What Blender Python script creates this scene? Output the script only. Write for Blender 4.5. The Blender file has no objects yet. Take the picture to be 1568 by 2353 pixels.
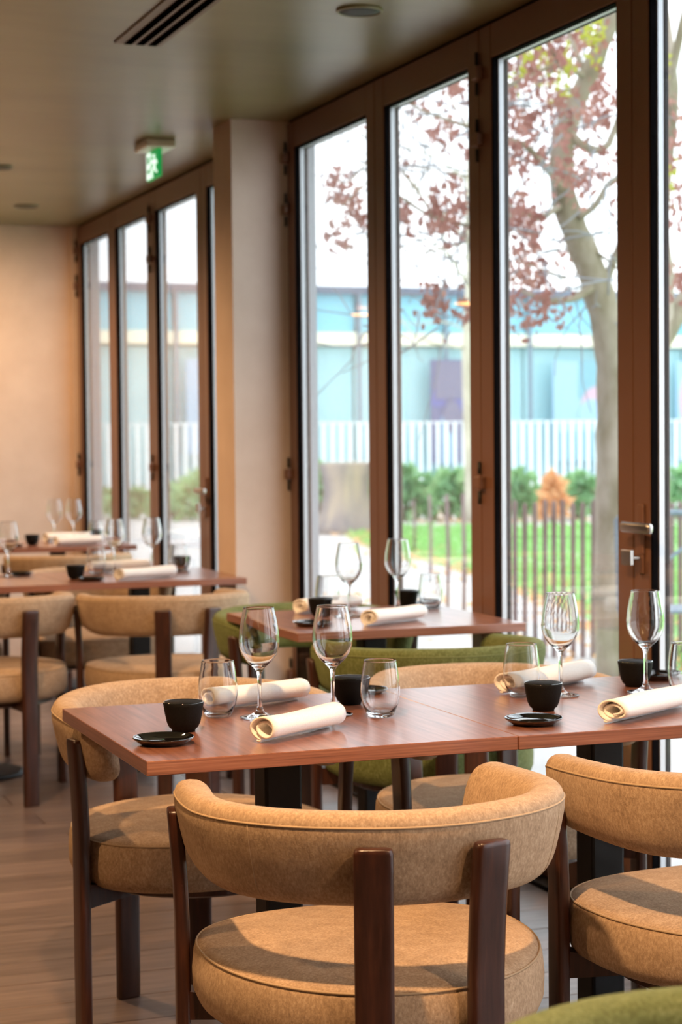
import bpy, bmesh, math, random
from mathutils import Vector, Matrix, Quaternion
rnd = random.Random(7)
PI = math.pi
scene = bpy.context.scene
COL = scene.collection

# ------------------------------------------------------------------ camera
CAMH = 1.311
YAW, PITCH, ROLL, FPX = math.radians(20.073), math.radians(2.248), math.radians(0.566), 4403.0
fw = Vector((math.sin(YAW)*math.cos(PITCH), math.cos(YAW)*math.cos(PITCH), -math.sin(PITCH)))
r0 = Vector((math.cos(YAW), -math.sin(YAW), 0)); d0 = fw.cross(r0)
rr = r0*math.cos(ROLL) + d0*math.sin(ROLL); dd = -r0*math.sin(ROLL) + d0*math.cos(ROLL)
cd = bpy.data.cameras.new('camera'); cam = bpy.data.objects.new('camera', cd); COL.objects.link(cam)
up = -dd
M = Matrix((rr, up, -fw)).transposed().to_4x4(); M.translation = Vector((0, 0, CAMH)); cam.matrix_world = M
cd.sensor_fit = 'VERTICAL'; cd.sensor_height = 36.0; cd.sensor_width = 24.0
cd.lens = FPX/2353*36.0
cd.clip_start = 0.05; cd.clip_end = 400
cd.dof.use_dof = True; cd.dof.focus_distance = 3.3; cd.dof.aperture_fstop = 5.8
scene.camera = cam
scene.view_settings.view_transform = 'Standard'; scene.view_settings.look = 'None'
scene.view_settings.gamma = 1.0; scene.view_settings.use_curve_mapping = False
scene.view_settings.exposure = 0.62
scene.cycles.max_bounces = 16; scene.cycles.transmission_bounces = 14; scene.cycles.transparent_max_bounces = 32
scene.cycles.glossy_bounces = 6; scene.cycles.diffuse_bounces = 5; scene.cycles.sample_clamp_indirect = 6.0
scene.cycles.use_denoising = True

def at(px, py, D):     # world point seen at a pixel of the photograph at depth D
    return Vector((0, 0, CAMH)) + D*(fw + rr*((px-784)/FPX) + dd*((py-1176.5)/FPX))

# ------------------------------------------------------------------ world and lights
w = bpy.data.worlds.new('overcast_sky'); scene.world = w; w.use_nodes = True
nt = w.node_tree; nt.nodes.clear()
o = nt.nodes.new('ShaderNodeOutputWorld'); b = nt.nodes.new('ShaderNodeBackground')
tc = nt.nodes.new('ShaderNodeTexCoord'); mp = nt.nodes.new('ShaderNodeMapping'); nz = nt.nodes.new('ShaderNodeTexNoise'); cr = nt.nodes.new('ShaderNodeValToRGB')
mp.inputs['Scale'].default_value = (1.0, 1.0, 2.2); nz.inputs['Scale'].default_value = 3.0; nz.inputs['Detail'].default_value = 4
cr.color_ramp.elements[0].position = 0.3; cr.color_ramp.elements[0].color = (0.80, 0.90, 1.0, 1)
cr.color_ramp.elements[1].position = 0.7; cr.color_ramp.elements[1].color = (0.93, 0.97, 1.0, 1)
nt.links.new(tc.outputs['Generated'], mp.inputs[0]); nt.links.new(mp.outputs[0], nz.inputs['Vector']); nt.links.new(nz.outputs[0], cr.inputs[0])
nt.links.new(cr.outputs[0], b.inputs[0]); b.inputs[1].default_value = 2.6; nt.links.new(b.outputs[0], o.inputs[0])

def spot(name, loc, target, power, col, size=2.2, blend=0.6, rad=0.05):
    l = bpy.data.lights.new(name, 'SPOT'); l.energy = power; l.color = col; l.spot_size = size; l.spot_blend = blend; l.shadow_soft_size = rad
    ob = bpy.data.objects.new(name, l); COL.objects.link(ob); ob.location = loc
    ob.rotation_euler = (Vector(target)-Vector(loc)).to_track_quat('-Z', 'Y').to_euler(); return ob
WARM = (1.0, 0.60, 0.29)
spot('downlight_lamp', (0.58, 2.38, 2.5), (0.85, 2.8, 0.5), 165, WARM, 2.5, 0.7, 0.04)
spot('downlight_lamp', (0.6, 5.4, 2.5), (1.0, 5.6, 0.5), 100, WARM, 2.3, 0.8, 0.05)
spot('downlight_lamp', (0.9, 8.3, 2.5), (1.2, 8.2, 0.6), 90, WARM, 2.6, 0.8, 0.05)
spot('downlight_lamp', (-1.0, 3.6, 2.5), (0.0, 3.8, 0.5), 60, WARM, 2.4, 0.8, 0.06)
spot('downlight_lamp', (1.7, 0.9, 2.5), (1.7, 1.5, 0.5), 60, WARM, 2.2, 0.8, 0.05)
spot('downlight_lamp', (1.35, 10.1, 2.5), (1.6, 11.0, 0.6), 75, WARM, 2.5, 0.8, 0.06)  # unseen lamp added to brighten the visible part of the far wall

# ------------------------------------------------------------------ materials
def srgb(r, g, b):
    f = lambda c: (c/255/12.92) if c/255 <= 0.04045 else ((c/255+0.055)/1.055)**2.4
    return (f(r), f(g), f(b), 1)
def mat(name, col=(0.5, 0.5, 0.5, 1), rough=0.5, metal=0.0, **kw):
    m = bpy.data.materials.new(name); m.use_nodes = True; p = m.node_tree.nodes['Principled BSDF']
    p.inputs['Base Color'].default_value = col; p.inputs['Roughness'].default_value = rough; p.inputs['Metallic'].default_value = metal
    for k, v in kw.items(): p.inputs[k.replace('_', ' ')].default_value = v
    return m
def N(m, t, **kw):
    n = m.node_tree.nodes.new(t)
    for k, v in kw.items(): setattr(n, k, v)
    return n
def L(m, a, b): m.node_tree.links.new(a, b)
def ramp(m, stops):
    r = N(m, 'ShaderNodeValToRGB'); e = r.color_ramp.elements
    while len(e) < len(stops): e.new(0.5)
    for i, (p, c) in enumerate(stops): e[i].position = p; e[i].color = c
    return r
def noise_col(m, stops, scale=(1, 1, 1), nscale=10, detail=6, rough=0.6, bump=0.0, bdist=0.002, coord='Object', rnd_off=True):
    p = m.node_tree.nodes['Principled BSDF']
    tc = N(m, 'ShaderNodeTexCoord'); mp = N(m, 'ShaderNodeMapping'); mp.inputs['Scale'].default_value = scale
    L(m, tc.outputs[coord], mp.inputs[0])
    if rnd_off:
        oi = N(m, 'ShaderNodeObjectInfo'); mu = N(m, 'ShaderNodeMath', operation='MULTIPLY'); mu.inputs[1].default_value = 37.0
        L(m, oi.outputs['Random'], mu.inputs[0]); cx = N(m, 'ShaderNodeCombineXYZ')
        for i in range(3): L(m, mu.outputs[0], cx.inputs[i])
        L(m, cx.outputs[0], mp.inputs['Location'])
    nz = N(m, 'ShaderNodeTexNoise'); nz.inputs['Scale'].default_value = nscale; nz.inputs['Detail'].default_value = detail; nz.inputs['Roughness'].default_value = rough
    L(m, mp.outputs[0], nz.inputs['Vector']); r = ramp(m, stops); L(m, nz.outputs[0], r.inputs[0]); L(m, r.outputs[0], p.inputs['Base Color'])
    if bump:
        bp = N(m, 'ShaderNodeBump'); bp.inputs['Strength'].default_value = bump; bp.inputs['Distance'].default_value = bdist
        L(m, nz.outputs[0], bp.inputs['Height']); L(m, bp.outputs[0], p.inputs['Normal'])
    return m, nz, r
def fabric(name, dark, mid, light, sheen):
    m = mat(name, mid, 0.85); p = m.node_tree.nodes['Principled BSDF']
    p.inputs['Sheen Weight'].default_value = sheen; p.inputs['Sheen Roughness'].default_value = 0.45; p.inputs['Specular IOR Level'].default_value = 0.25
    p.inputs['Sheen Tint'].default_value = light
    tc = N(m, 'ShaderNodeTexCoord')
    a = N(m, 'ShaderNodeTexNoise'); a.inputs['Scale'].default_value = 230; a.inputs['Detail'].default_value = 5; a.inputs['Roughness'].default_value = 0.75
    c = N(m, 'ShaderNodeTexNoise'); c.inputs['Scale'].default_value = 34; c.inputs['Detail'].default_value = 6; c.inputs['Roughness'].default_value = 0.7
    mpp = N(m, 'ShaderNodeMapping'); mpp.inputs['Scale'].default_value = (1, 1, 0.55)
    L(m, tc.outputs['Object'], mpp.inputs[0]); L(m, mpp.outputs[0], a.inputs['Vector']); L(m, tc.outputs['Object'], c.inputs['Vector'])
    mx = N(m, 'ShaderNodeMix'); mx.inputs[0].default_value = 0.3; L(m, a.outputs[0], mx.inputs[2]); L(m, c.outputs[0], mx.inputs[3])
    r = ramp(m, [(0.33, dark), (0.5, mid), (0.66, light)]); L(m, mx.outputs[0], r.inputs[0]); L(m, r.outputs[0], p.inputs['Base Color'])
    bp = N(m, 'ShaderNodeBump'); bp.inputs['Strength'].default_value = 0.55; bp.inputs['Distance'].default_value = 0.0016
    L(m, a.outputs[0], bp.inputs['Height']); L(m, bp.outputs[0], p.inputs['Normal'])
    return m
MAT = {}
MAT['beige'] = fabric('beige_velvet', srgb(138, 114, 92), srgb(178, 150, 122), srgb(206, 180, 152), 0.3)
MAT['green'] = fabric('green_velvet', srgb(68, 74, 36), srgb(100, 108, 62), srgb(136, 144, 98), 0.4)
MAT['piping'] = mat('beige_piping', srgb(176, 150, 120), 0.8)
MAT['piping_green'] = mat('green_piping', srgb(110, 118, 70), 0.8)
m = mat('dark_walnut', srgb(70, 42, 30), 0.32, Coat_Weight=0.25, Coat_Roughness=0.2)
noise_col(m, [(0.3, srgb(46, 24, 17)), (0.55, srgb(66, 36, 26)), (0.75, srgb(84, 48, 34))], (14, 14, 1.2), 6, 6, 0.6, 0.06)
MAT['walnut'] = m
def laminate(name, sc):
    m = mat(name, srgb(140, 84, 60), 0.3, Coat_Weight=0.8, Coat_Roughness=0.25)
    noise_col(m, [(0.28, srgb(106, 62, 45)), (0.5, srgb(142, 88, 65)), (0.7, srgb(164, 110, 85))], sc, 5, 9, 0.62, 0.05, 0.001)
    m.node_tree.nodes['Principled BSDF'].inputs['Specular IOR Level'].default_value = 0.6
    return m
MAT['table_top'] = laminate('walnut_laminate', (16, 0.9, 16))
MAT['table_edge'] = laminate('walnut_edge_band', (0.9, 1, 60))
MAT['black_metal'] = mat('black_powder_coated_metal', srgb(13, 13, 15), 0.5, 0.0, Specular_IOR_Level=0.3)
m = mat('rough_black_iron', srgb(14, 13, 13), 0.7, Specular_IOR_Level=0.2); noise_col(m, [(0.3, srgb(4, 4, 4)), (0.7, srgb(15, 13, 12))], (1, 1, 1), 260, 3, 0.6, 0.6, 0.0008)
MAT['cup_out'] = m
MAT['gloss_black'] = mat('glossy_black_glaze', srgb(12, 12, 14), 0.06, 0.0, Coat_Weight=1.0)
m = mat('ivory_napkin', srgb(244, 236, 226), 0.9, Sheen_Weight=0.3)
noise_col(m, [(0.3, srgb(236, 232, 228)), (0.7, srgb(248, 246, 243))], (1, 1, 1), 500, 2, 0.5, 0.25, 0.0006)
MAT['napkin'] = m
g = bpy.data.materials.new('clear_crystal'); g.use_nodes = True; n_ = g.node_tree.nodes; n_.clear()
oo = n_.new('ShaderNodeOutputMaterial'); gg = n_.new('ShaderNodeBsdfGlass'); gg.inputs['IOR'].default_value = 1.5; gg.inputs['Roughness'].default_value = 0; gg.inputs['Color'].default_value = (0.985, 0.99, 0.99, 1)
g.node_tree.links.new(gg.outputs[0], oo.inputs[0]); MAT['crystal'] = g
g = bpy.data.materials.new('window_glass'); g.use_nodes = True; n_ = g.node_tree.nodes; n_.clear(); lk = g.node_tree.links.new
oo = n_.new('ShaderNodeOutputMaterial'); tr = n_.new('ShaderNodeBsdfTransparent'); gl = n_.new('ShaderNodeBsdfGlossy'); gl.inputs['Roughness'].default_value = 0.0
tr.inputs[0].default_value = (0.997, 1.0, 0.999, 1)
fr = n_.new('ShaderNodeFresnel'); ge = n_.new('ShaderNodeNewGeometry'); ma = n_.new('ShaderNodeMath'); ma.operation = 'MULTIPLY_ADD'; ma.inputs[1].default_value = -0.8333; ma.inputs[2].default_value = 1.5
lk(ge.outputs['Backfacing'], ma.inputs[0]); lk(ma.outputs[0], fr.inputs['IOR'])
ms = n_.new('ShaderNodeMixShader'); lk(fr.outputs[0], ms.inputs[0]); lk(tr.outputs[0], ms.inputs[1]); lk(gl.outputs[0], ms.inputs[2]); lk(ms.outputs[0], oo.inputs[0])
MAT['pane'] = g
MAT['frame'] = mat('brown_lacquered_aluminium', srgb(120, 84, 64), 0.34)
MAT['gasket'] = mat('black_rubber_gasket', srgb(10, 9, 12), 0.9, Specular_IOR_Level=0.05)
MAT['spacer'] = mat('pale_aluminium_spacer', srgb(214, 218, 224), 0.35, 0.3)
MAT['steel'] = mat('brushed_steel', srgb(188, 182, 176), 0.28, 1.0)
m = mat('beige_plaster', srgb(222, 204, 186), 0.75); noise_col(m, [(0.3, srgb(212, 190, 174)), (0.7, srgb(222, 201, 186))], (1, 1, 1), 5, 5, 0.6, 0.05, 0.002, rnd_off=False); MAT['wall'] = m
m = mat('outer_grey_render', srgb(196, 202, 210), 0.8); MAT['render'] = m
MAT['wall_dark'] = mat('dark_brown_wall_paint', srgb(104, 84, 68), 0.7)
m = mat('olive_satin_ceiling', srgb(112, 105, 84), 0.34)
_, nzz, rp = noise_col(m, [(0.3, srgb(116, 107, 72)), (0.7, srgb(136, 126, 90))], (0.5, 1.4, 1), 2.2, 5, 0.6, 0.02, 0.003, rnd_off=False)
MAT['ceiling'] = m
MAT['fixture_dark'] = mat('dark_fixture', srgb(44, 44, 42), 0.6)
MAT['vent_frame'] = mat('taupe_vent_frame', srgb(120, 100, 82), 0.5)
MAT['black_void'] = mat('black_slot', srgb(6, 5, 5), 1.0, Specular_IOR_Level=0.0)
m = mat('brown_oak_plank', srgb(120, 92, 78), 0.34, Coat_Weight=0.08, Coat_Roughness=0.2)
_, nzz, rp = noise_col(m, [(0.25, srgb(88, 72, 66)), (0.5, srgb(116, 98, 90)), (0.75, srgb(142, 122, 110))], (1.0, 14, 1), 3.2, 7, 0.62, 0.05, 0.001)
oi = N(m, 'ShaderNodeObjectInfo'); hs = N(m, 'ShaderNodeHueSaturation'); mr = N(m, 'ShaderNodeMapRange'); mr.inputs[3].default_value = 0.78; mr.inputs[4].default_value = 1.18
L(m, oi.outputs['Random'], mr.inputs[0]); L(m, mr.outputs[0], hs.inputs['Value']); L(m, rp.outputs[0], hs.inputs['Color']); L(m, hs.outputs[0], m.node_tree.nodes['Principled BSDF'].inputs['Base Color'])
MAT['plank'] = m
MAT['subfloor'] = mat('dark_floor_base', srgb(70, 56, 48), 0.5)
MAT['white_plastic'] = mat('white_plastic', srgb(236, 234, 228), 0.4)
# outdoors
def translucent(m, fac=0.45):
    nt_ = m.node_tree; p = nt_.nodes['Principled BSDF']; o_ = nt_.nodes['Material Output']; t_ = nt_.nodes.new('ShaderNodeBsdfTranslucent'); x_ = nt_.nodes.new('ShaderNodeMixShader')
    x_.inputs[0].default_value = fac; src = p.inputs['Base Color']
    if src.is_linked: nt_.links.new(src.links[0].from_socket, t_.inputs[0])
    else: t_.inputs[0].default_value = src.default_value
    nt_.links.new(p.outputs[0], x_.inputs[1]); nt_.links.new(t_.outputs[0], x_.inputs[2]); nt_.links.new(x_.outputs[0], o_.inputs['Surface'])
m = mat('pale_paving', srgb(203, 200, 197), 0.9); noise_col(m, [(0.3, srgb(188, 186, 184)), (0.7, srgb(212, 209, 206))], (1, 1, 1), 1.5, 6, 0.6, 0, rnd_off=False); MAT['paving'] = m
m = mat('lawn_green', srgb(93, 156, 67), 0.9); noise_col(m, [(0.3, srgb(121, 166, 98)), (0.6, srgb(151, 197, 127)), (0.8, srgb(172, 208, 145))], (1, 1, 1), 6, 5, 0.7, 0, rnd_off=False); MAT['lawn'] = m
MAT['grass'] = mat('grass_blade', srgb(153, 203, 125), 0.8)
m = mat('hedge_leaf', srgb(87, 136, 78), 0.7); noise_col(m, [(0.3, srgb(117, 168, 127)), (0.5, srgb(154, 200, 147)), (0.7, srgb(192, 218, 165))], (1, 1, 1), 2.5, 3, 0.6, 0, rnd_off=False); MAT['hedge'] = m
m = mat('autumn_leaf', srgb(172, 119, 101), 0.8); noise_col(m, [(0.3, srgb(136, 87, 81)), (0.5, srgb(168, 117, 110)), (0.75, srgb(197, 153, 139))], (1, 1, 1), 3, 3, 0.6, 0); MAT['leaf_brown'] = m
MAT['leaf_yellow'] = mat('yellow_green_leaf', srgb(183, 186, 73), 0.7)
MAT['leaf_orange'] = mat('fallen_orange_leaf', srgb(236, 190, 142), 0.8)
m = mat('plane_tree_bark', srgb(147, 143, 117), 0.9)
noise_col(m, [(0.3, srgb(110, 101, 81)), (0.45, srgb(143, 133, 113)), (0.6, srgb(172, 161, 147)), (0.75, srgb(184, 166, 156))], (1, 1, 0.5), 5, 5, 0.6, 0.3, 0.01); MAT['bark'] = m
m = mat('pale_bark', srgb(192, 184, 166), 0.9); noise_col(m, [(0.3, srgb(172, 165, 147)), (0.7, srgb(209, 203, 186))], (1, 1, 0.4), 6, 4, 0.6, 0); MAT['bark_pale'] = m
m = mat('stump_wood', srgb(147, 136, 129), 0.9); noise_col(m, [(0.3, srgb(110, 110, 117)), (0.5, srgb(147, 139, 133)), (0.7, srgb(180, 165, 143))], (1, 1, 0.12), 4, 4, 0.6, 0.3, 0.02); MAT['stump_wood'] = m
m = mat('weathered_paling', srgb(122, 101, 96), 0.85); noise_col(m, [(0.3, srgb(113, 93, 96)), (0.7, srgb(154, 133, 131))], (1, 1, 0.2), 12, 4, 0.6, 0); MAT['paling'] = m
MAT['twig'] = mat('grey_twig', srgb(150, 154, 162), 0.9)
for k_ in ('hedge', 'leaf_brown', 'leaf_yellow', 'leaf_orange', 'grass'): translucent(MAT[k_])
MAT['facade'] = mat('pale_aqua_facade_panel', srgb(172, 216, 221), 0.35)
MAT['facade_up'] = mat('upper_aqua_glazing', srgb(136, 203, 220), 0.25)
MAT['facade_roof'] = mat('slate_roof_edge', srgb(108, 119, 136), 0.6)
MAT['facade_post'] = mat('slate_facade_post', srgb(122, 139, 153), 0.5)
MAT['band_lit'] = mat('cream_fascia', srgb(248, 246, 221), 0.6)
MAT['rail_white'] = mat('white_railing', srgb(239, 248, 248), 0.5)
MAT['plinth'] = mat('mauve_grey_plinth', srgb(147, 148, 156), 0.8)
MAT['poster_a'] = mat('poster_slate_violet', srgb(115, 119, 148), 0.6)
MAT['poster_b'] = mat('poster_pale_blue', srgb(156, 192, 216), 0.6)
MAT['poster_c'] = mat('poster_dusty_pink', srgb(200, 172, 186), 0.6)
MAT['poster_d'] = mat('poster_indigo', srgb(110, 115, 165), 0.6)
MAT['poster_e'] = mat('poster_teal', srgb(127, 174, 186), 0.6)
MAT['poster_f'] = mat('poster_taupe', srgb(125, 125, 145), 0.6)
MAT['grey_paint'] = mat('blue_grey_metal', srgb(120, 136, 150), 0.5)
def emit(name, col, s):
    m = mat(name, col, 0.5); p = m.node_tree.nodes['Principled BSDF']; p.inputs['Emission Color'].default_value = col; p.inputs['Emission Strength'].default_value = s; return m
MAT['sign_green'] = emit('backlit_green', srgb(20, 150, 72), 0.5)
MAT['sign_white'] = emit('backlit_white', srgb(225, 245, 230), 0.8)
MAT['lamp_glow'] = emit('pendant_glow', (1.0, 0.45, 0.14, 1), 5)
MAT['lamp_shade'] = mat('brass_pendant_shade', srgb(150, 110, 60), 0.35, 0.8)

# ------------------------------------------------------------------ helpers
def mesh(name, verts, faces, mats, smooth=True, idx=None):
    me = bpy.data.meshes.new(name); me.from_pydata([tuple(v) for v in verts], [], faces); me.update()
    for m_ in (mats if isinstance(mats, (list, tuple)) else [mats]): me.materials.append(MAT[m_])
    if smooth: me.polygons.foreach_set('use_smooth', [True]*len(me.polygons))
    if idx: me.polygons.foreach_set('material_index', idx)
    return me
def obj(name, me, parent=None, loc=(0, 0, 0), rotz=0.0, label=None, cat=None, group=None, kind=None):
    o = bpy.data.objects.new(name, me); COL.objects.link(o); o.location = loc; o.rotation_euler = (0, 0, rotz)
    if parent: o.parent = parent
    if label: o['label'] = label
    if cat: o['category'] = cat
    if group: o['group'] = group
    if kind: o['kind'] = kind
    return o
def copy_tree(o, parent=None):
    c = o.copy(); COL.objects.link(c); c.parent = parent
    for ch in list(o.children): copy_tree(ch, c)
    return c
class MB:
    def __init__(s): s.v = []; s.f = []; s.i = []
    def add(s, verts, faces, mi=0):
        n = len(s.v); s.v += [Vector(v) for v in verts]; s.f += [tuple(n+i for i in f) for f in faces]; s.i += [mi]*len(faces); return s
    def box(s, x0, x1, y0, y1, z0, z1, mi=0):
        return s.add([(x0, y0, z0), (x1, y0, z0), (x1, y1, z0), (x0, y1, z0), (x0, y0, z1), (x1, y0, z1), (x1, y1, z1), (x0, y1, z1)],
                     [(0, 3, 2, 1), (4, 5, 6, 7), (0, 1, 5, 4), (1, 2, 6, 5), (2, 3, 7, 6), (3, 0, 4, 7)], mi)
    def rings(s, rings, cap=True, closed=False, mi=0):
        k = len(rings[0]); fs = []; n = len(rings)
        for a in range(n if closed else n-1):
            b = (a+1) % n
            for i in range(k):
                j = (i+1) % k; fs.append((a*k+i, a*k+j, b*k+j, b*k+i))
        if cap and not closed: fs.append(tuple(reversed(range(k)))); fs.append(tuple((n-1)*k+i for i in range(k)))
        return s.add([p for r in rings for p in r], fs, mi)
    def tube(s, pts, rad, k=8, mi=0, closed=False):
        pts = [Vector(p) for p in pts]; n = len(pts); rings = []; up = None
        for a in range(n):
            t = (pts[(a+1) % n]-pts[a-1]) if closed else (pts[min(a+1, n-1)]-pts[max(a-1, 0)])
            t.normalize()
            if up is None: up = Vector((0, 0, 1)) if abs(t.z) < 0.9 else Vector((1, 0, 0))
            s1 = t.cross(up).normalized(); up = s1.cross(t).normalized()
            rr_ = rad[a] if isinstance(rad, (list, tuple)) else rad
            rings.append([pts[a]+s1*(rr_*math.cos(2*PI*i/k))+up*(rr_*math.sin(2*PI*i/k)) for i in range(k)])
        return s.rings(rings, True, closed, mi)
    def lathe(s, prof, k=32, cx=0, cy=0, mi=0, closed=False):
        rings = [[(cx+r*math.cos(2*PI*i/k), cy+r*math.sin(2*PI*i/k), z) for i in range(k)] for r, z in prof]
        return s.rings(rings, not closed, closed, mi)
    def mesh(s, name, mats, smooth=True): return mesh(name, s.v, s.f, mats, smooth, s.i)
def bevel(me, w=0.004, seg=2, ang=0.6):
    bm = bmesh.new(); bm.from_mesh(me)
    es = [e for e in bm.edges if len(e.link_faces) == 2 and e.calc_face_angle(0) > ang]
    bmesh.ops.bevel(bm, geom=es, offset=w, segments=seg, affect='EDGES', profile=0.5, clamp_overlap=True)
    bm.to_mesh(me); bm.free(); return me
def boxobj(name, x0, x1, y0, y1, z0, z1, m_, parent=None, bv=0, **kw):
    me = MB().box(x0, x1, y0, y1, z0, z1).mesh(name, m_, False)
    if bv: bevel(me, bv)
    return obj(name, me, parent, **kw)
def empty(name, loc=(0, 0, 0), rotz=0, **kw): return obj(name, None, None, loc, rotz, **kw)

# ================================================================== SETTING
XW = 2.47; ZC = 2.58; YB = 11.36
floor = boxobj('floor', -4.2, 2.62, -2.5, YB, -0.12, -0.014, 'subfloor', kind='structure', label='brown oak plank floor of the dining room', cat='floor')
pw = 0.19; plank_me = {}
row = 0; y = 0.95
while y < YB-0.02:
    y1 = min(y+pw, YB)
    x = -1.9 - (row*0.77 % 1.5)
    while x < 2.40:
        x1 = min(x+1.5, 2.42); a = max(x, -2.0)
        if x1 > a+0.05:
            key = (round(x1-a, 2), round(y1-y, 3))
            if key not in plank_me:
                plank_me[key] = bevel(MB().box(-(key[0])/2+.0015, key[0]/2-.0015, -key[1]/2+.0015, key[1]/2-.0015, -0.014, 0).mesh('plank', 'plank', False), 0.0015, 1)
            obj('plank', plank_me[key], floor, ((a+x1)/2, (y+y1)/2, rnd.uniform(-0.0006, 0)))
        x += 1.5
    y += pw; row += 1
boxobj('trim_threshold', 2.42, 2.62, -2.5, YB, -0.014, 0.012, 'black_metal', kind='structure', label='dark metal door track set in the floor under the folding doors', cat='track', bv=.003)
ceil = boxobj('ceiling', -4.2, 2.66, -2.5, YB+.1, ZC, ZC+.14, 'ceiling', kind='structure', label='olive brown satin painted ceiling', cat='ceiling')
boxobj('wall_back', -4.2, 2.61, YB, YB+.2, -0.1, ZC, 'wall', kind='structure', label='plain beige plaster wall at the far end of the room', cat='wall')
boxobj('wall_left', -4.3, -4.2, -2.5, YB+.2, -0.1, ZC, 'wall_dark', kind='structure', label='dark brown painted wall opposite the glass doors', cat='wall')
boxobj('wall_front', -4.2, 2.66, -2.6, -2.5, -0.1, ZC, 'wall_dark', kind='structure', label='dark brown painted wall behind the viewpoint', cat='wall')
cw = MB().box(2.24, 2.53, 7.365, 7.62, 0, ZC).mesh('wall_pier', 'wall', False)
pier = obj('wall_pier', cw, kind='structure', label='beige plaster pier between the two banks of folding doors', cat='pier')
boxobj('outer_facing', 2.53, 2.595, 7.365, 7.62, 0, ZC, 'render', pier)
boxobj('wall_outer_return', 2.53, 2.61, YB-.03, YB+.0, 0, ZC, 'render', kind='structure', label='pale grey outer return beyond the last door', cat='wall')
boxobj('header_shadow_strip', 2.486, 2.58, -2.5, YB, ZC-.02, ZC, 'gasket', kind='structure', label='added dark strip that paints the shadow gap above the folding doors', cat='trim')  # added black strip: stops a light leak and stands in for the shadow gap
boxobj('wall_far_pier', 2.44, 2.53, 11.30, YB, 0, ZC, 'wall', kind='structure', label='narrow beige return in the far corner by the doors', cat='wall')

# folding glass doors along the window wall
def door(n, y0, y1, hinge_y=None, handle_y=None, hinge_dir=1, vis=True):
    t = empty('door_%d' % n, (XW, (y0+y1)/2, 0), kind='structure', cat='door',
              label='brown framed folding glass door leaf, number %d counted from the far corner' % n)
    h = (y1-y0)/2-0.002; sw = 0.084; zt, zb = ZC-0.012, 0.014; gt, gb = 2.465, 0.11
    for s in (-1, 1):
        a, b_ = sorted((s*h, s*(h-sw)))
        me = bevel(MB().box(0, 0.062, a, b_, zb, zt).mesh('stile', 'frame', False), 0.003, 2); obj('stile', me, t)
    for nm, z0, z1 in (('top_rail', gt, zt), ('bottom_rail', zb, gb)):
        me = bevel(MB().box(0.001, 0.062, -h+sw, h-sw, z0, z1).mesh(nm, 'frame', False), 0.002, 1); obj(nm, me, t)
    q = h-sw
    obj('edge_seal', MB().box(0.012, 0.05, h-.001, h+.0035, zb, zt).mesh('edge_seal', 'gasket', False), t)
    def ringbox(mb, x0, x1, th, mi=0):
        mb.box(x0, x1, -q, -q+th, gb, gt, mi); mb.box(x0, x1, q-th, q, gb, gt, mi)
        mb.box(x0, x1, -q+th, q-th, gt-th, gt, mi); mb.box(x0, x1, -q+th, q-th, gb, gb+th, mi)
    a_ = MB(); ringbox(a_, 0.004, 0.0215, 0.006); obj('gasket', a_.mesh('gasket', 'gasket', False), t)
    a_ = MB(); ringbox(a_, 0.0265, 0.0415, 0.006); obj('glazing_spacer', a_.mesh('spacer', 'spacer', False), t)
    a_ = MB(); ringbox(a_, 0.0465, 0.056, 0.006); obj('gasket', a_.mesh('gasket', 'gasket', False), t)
    obj('pane', MB().box(0.022, 0.026, -q, q, gb, gt).mesh('pane', 'pane', False), t)
    obj('pane', MB().box(0.042, 0.046, -q, q, gb, gt).mesh('pane', 'pane', False), t)
    if hinge_y is not None:
        for z in (0.35, 1.163, 2.225, 2.43):
            hb = MB(); yy = hinge_y-(y0+y1)/2
            hb.box(-0.024, 0.0, yy-.034, yy+.012, z-.020, z+.020)
            me = bevel(hb.mesh('hinge', 'frame', False), .004, 2); hg = obj('hinge', me, t)
            pn = MB().tube([(-0.008, yy, z-.066), (-0.008, yy, z-.027)], .0055, 8).tube([(-0.008, yy, z+.027), (-0.008, yy, z+.066)], .0055, 8)
            obj('hinge_pin', pn.mesh('hinge_pin', 'fixture_dark'), hg)
    if handle_y is not None:
        yy = handle_y-(y0+y1)/2; z = 1.068
        pl = obj('handle_plate', bevel(MB().box(-0.010, 0.0, yy-.016, yy+.016, z-.075, z+.06).mesh('plate', 'frame', False), .005, 3), t)
        hd = MB().tube([(-0.008, yy, z), (-0.05, yy, z)], .011, 10)
        obj('handle_neck', hd.mesh('neck', 'steel'), pl)
        lv = bevel(MB().box(-0.062, -0.042, yy-.135, yy+.018, z-.0135, z+.0135).mesh('lever', 'steel', False), .009, 4)
        lv.polygons.foreach_set('use_smooth', [True]*len(lv.polygons)); lv.materials[0] = MAT['steel']
        obj('door_handle', lv, pl, label='brushed steel lever handle')
        z = 0.985
        ro = obj('lock_plate', bevel(MB().box(-0.008, 0.0, yy-.013, yy+.013, z-.042, z+.03).mesh('lock', 'frame', False), .005, 3), t)
        tn = MB().tube([(-0.006, yy+.004, z), (-0.034, yy+.006, z)], .007, 10)
        tn.box(-0.046, -0.034, yy-.014, yy+.036, z-.018, z+.022)
        obj('thumb_turn', bevel(tn.mesh('thumb_turn', 'steel', False), .004, 2), ro, label='small brass toned thumb turn')
    return t
JL = [11.30, 10.42, 9.553, 8.617, 7.63]
door(1, JL[1], JL[0], hinge_y=JL[0]-.004); door(2, JL[2], JL[1]); door(3, JL[3], JL[2], hinge_y=JL[2]); door(4, JL[4], JL[3], handle_y=JL[3]-.045)
JR = [7.355, 6.376, 5.475, 4.50, 3.55, 2.60, 1.65, .7, -.3, -1.3, -2.3]
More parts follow.
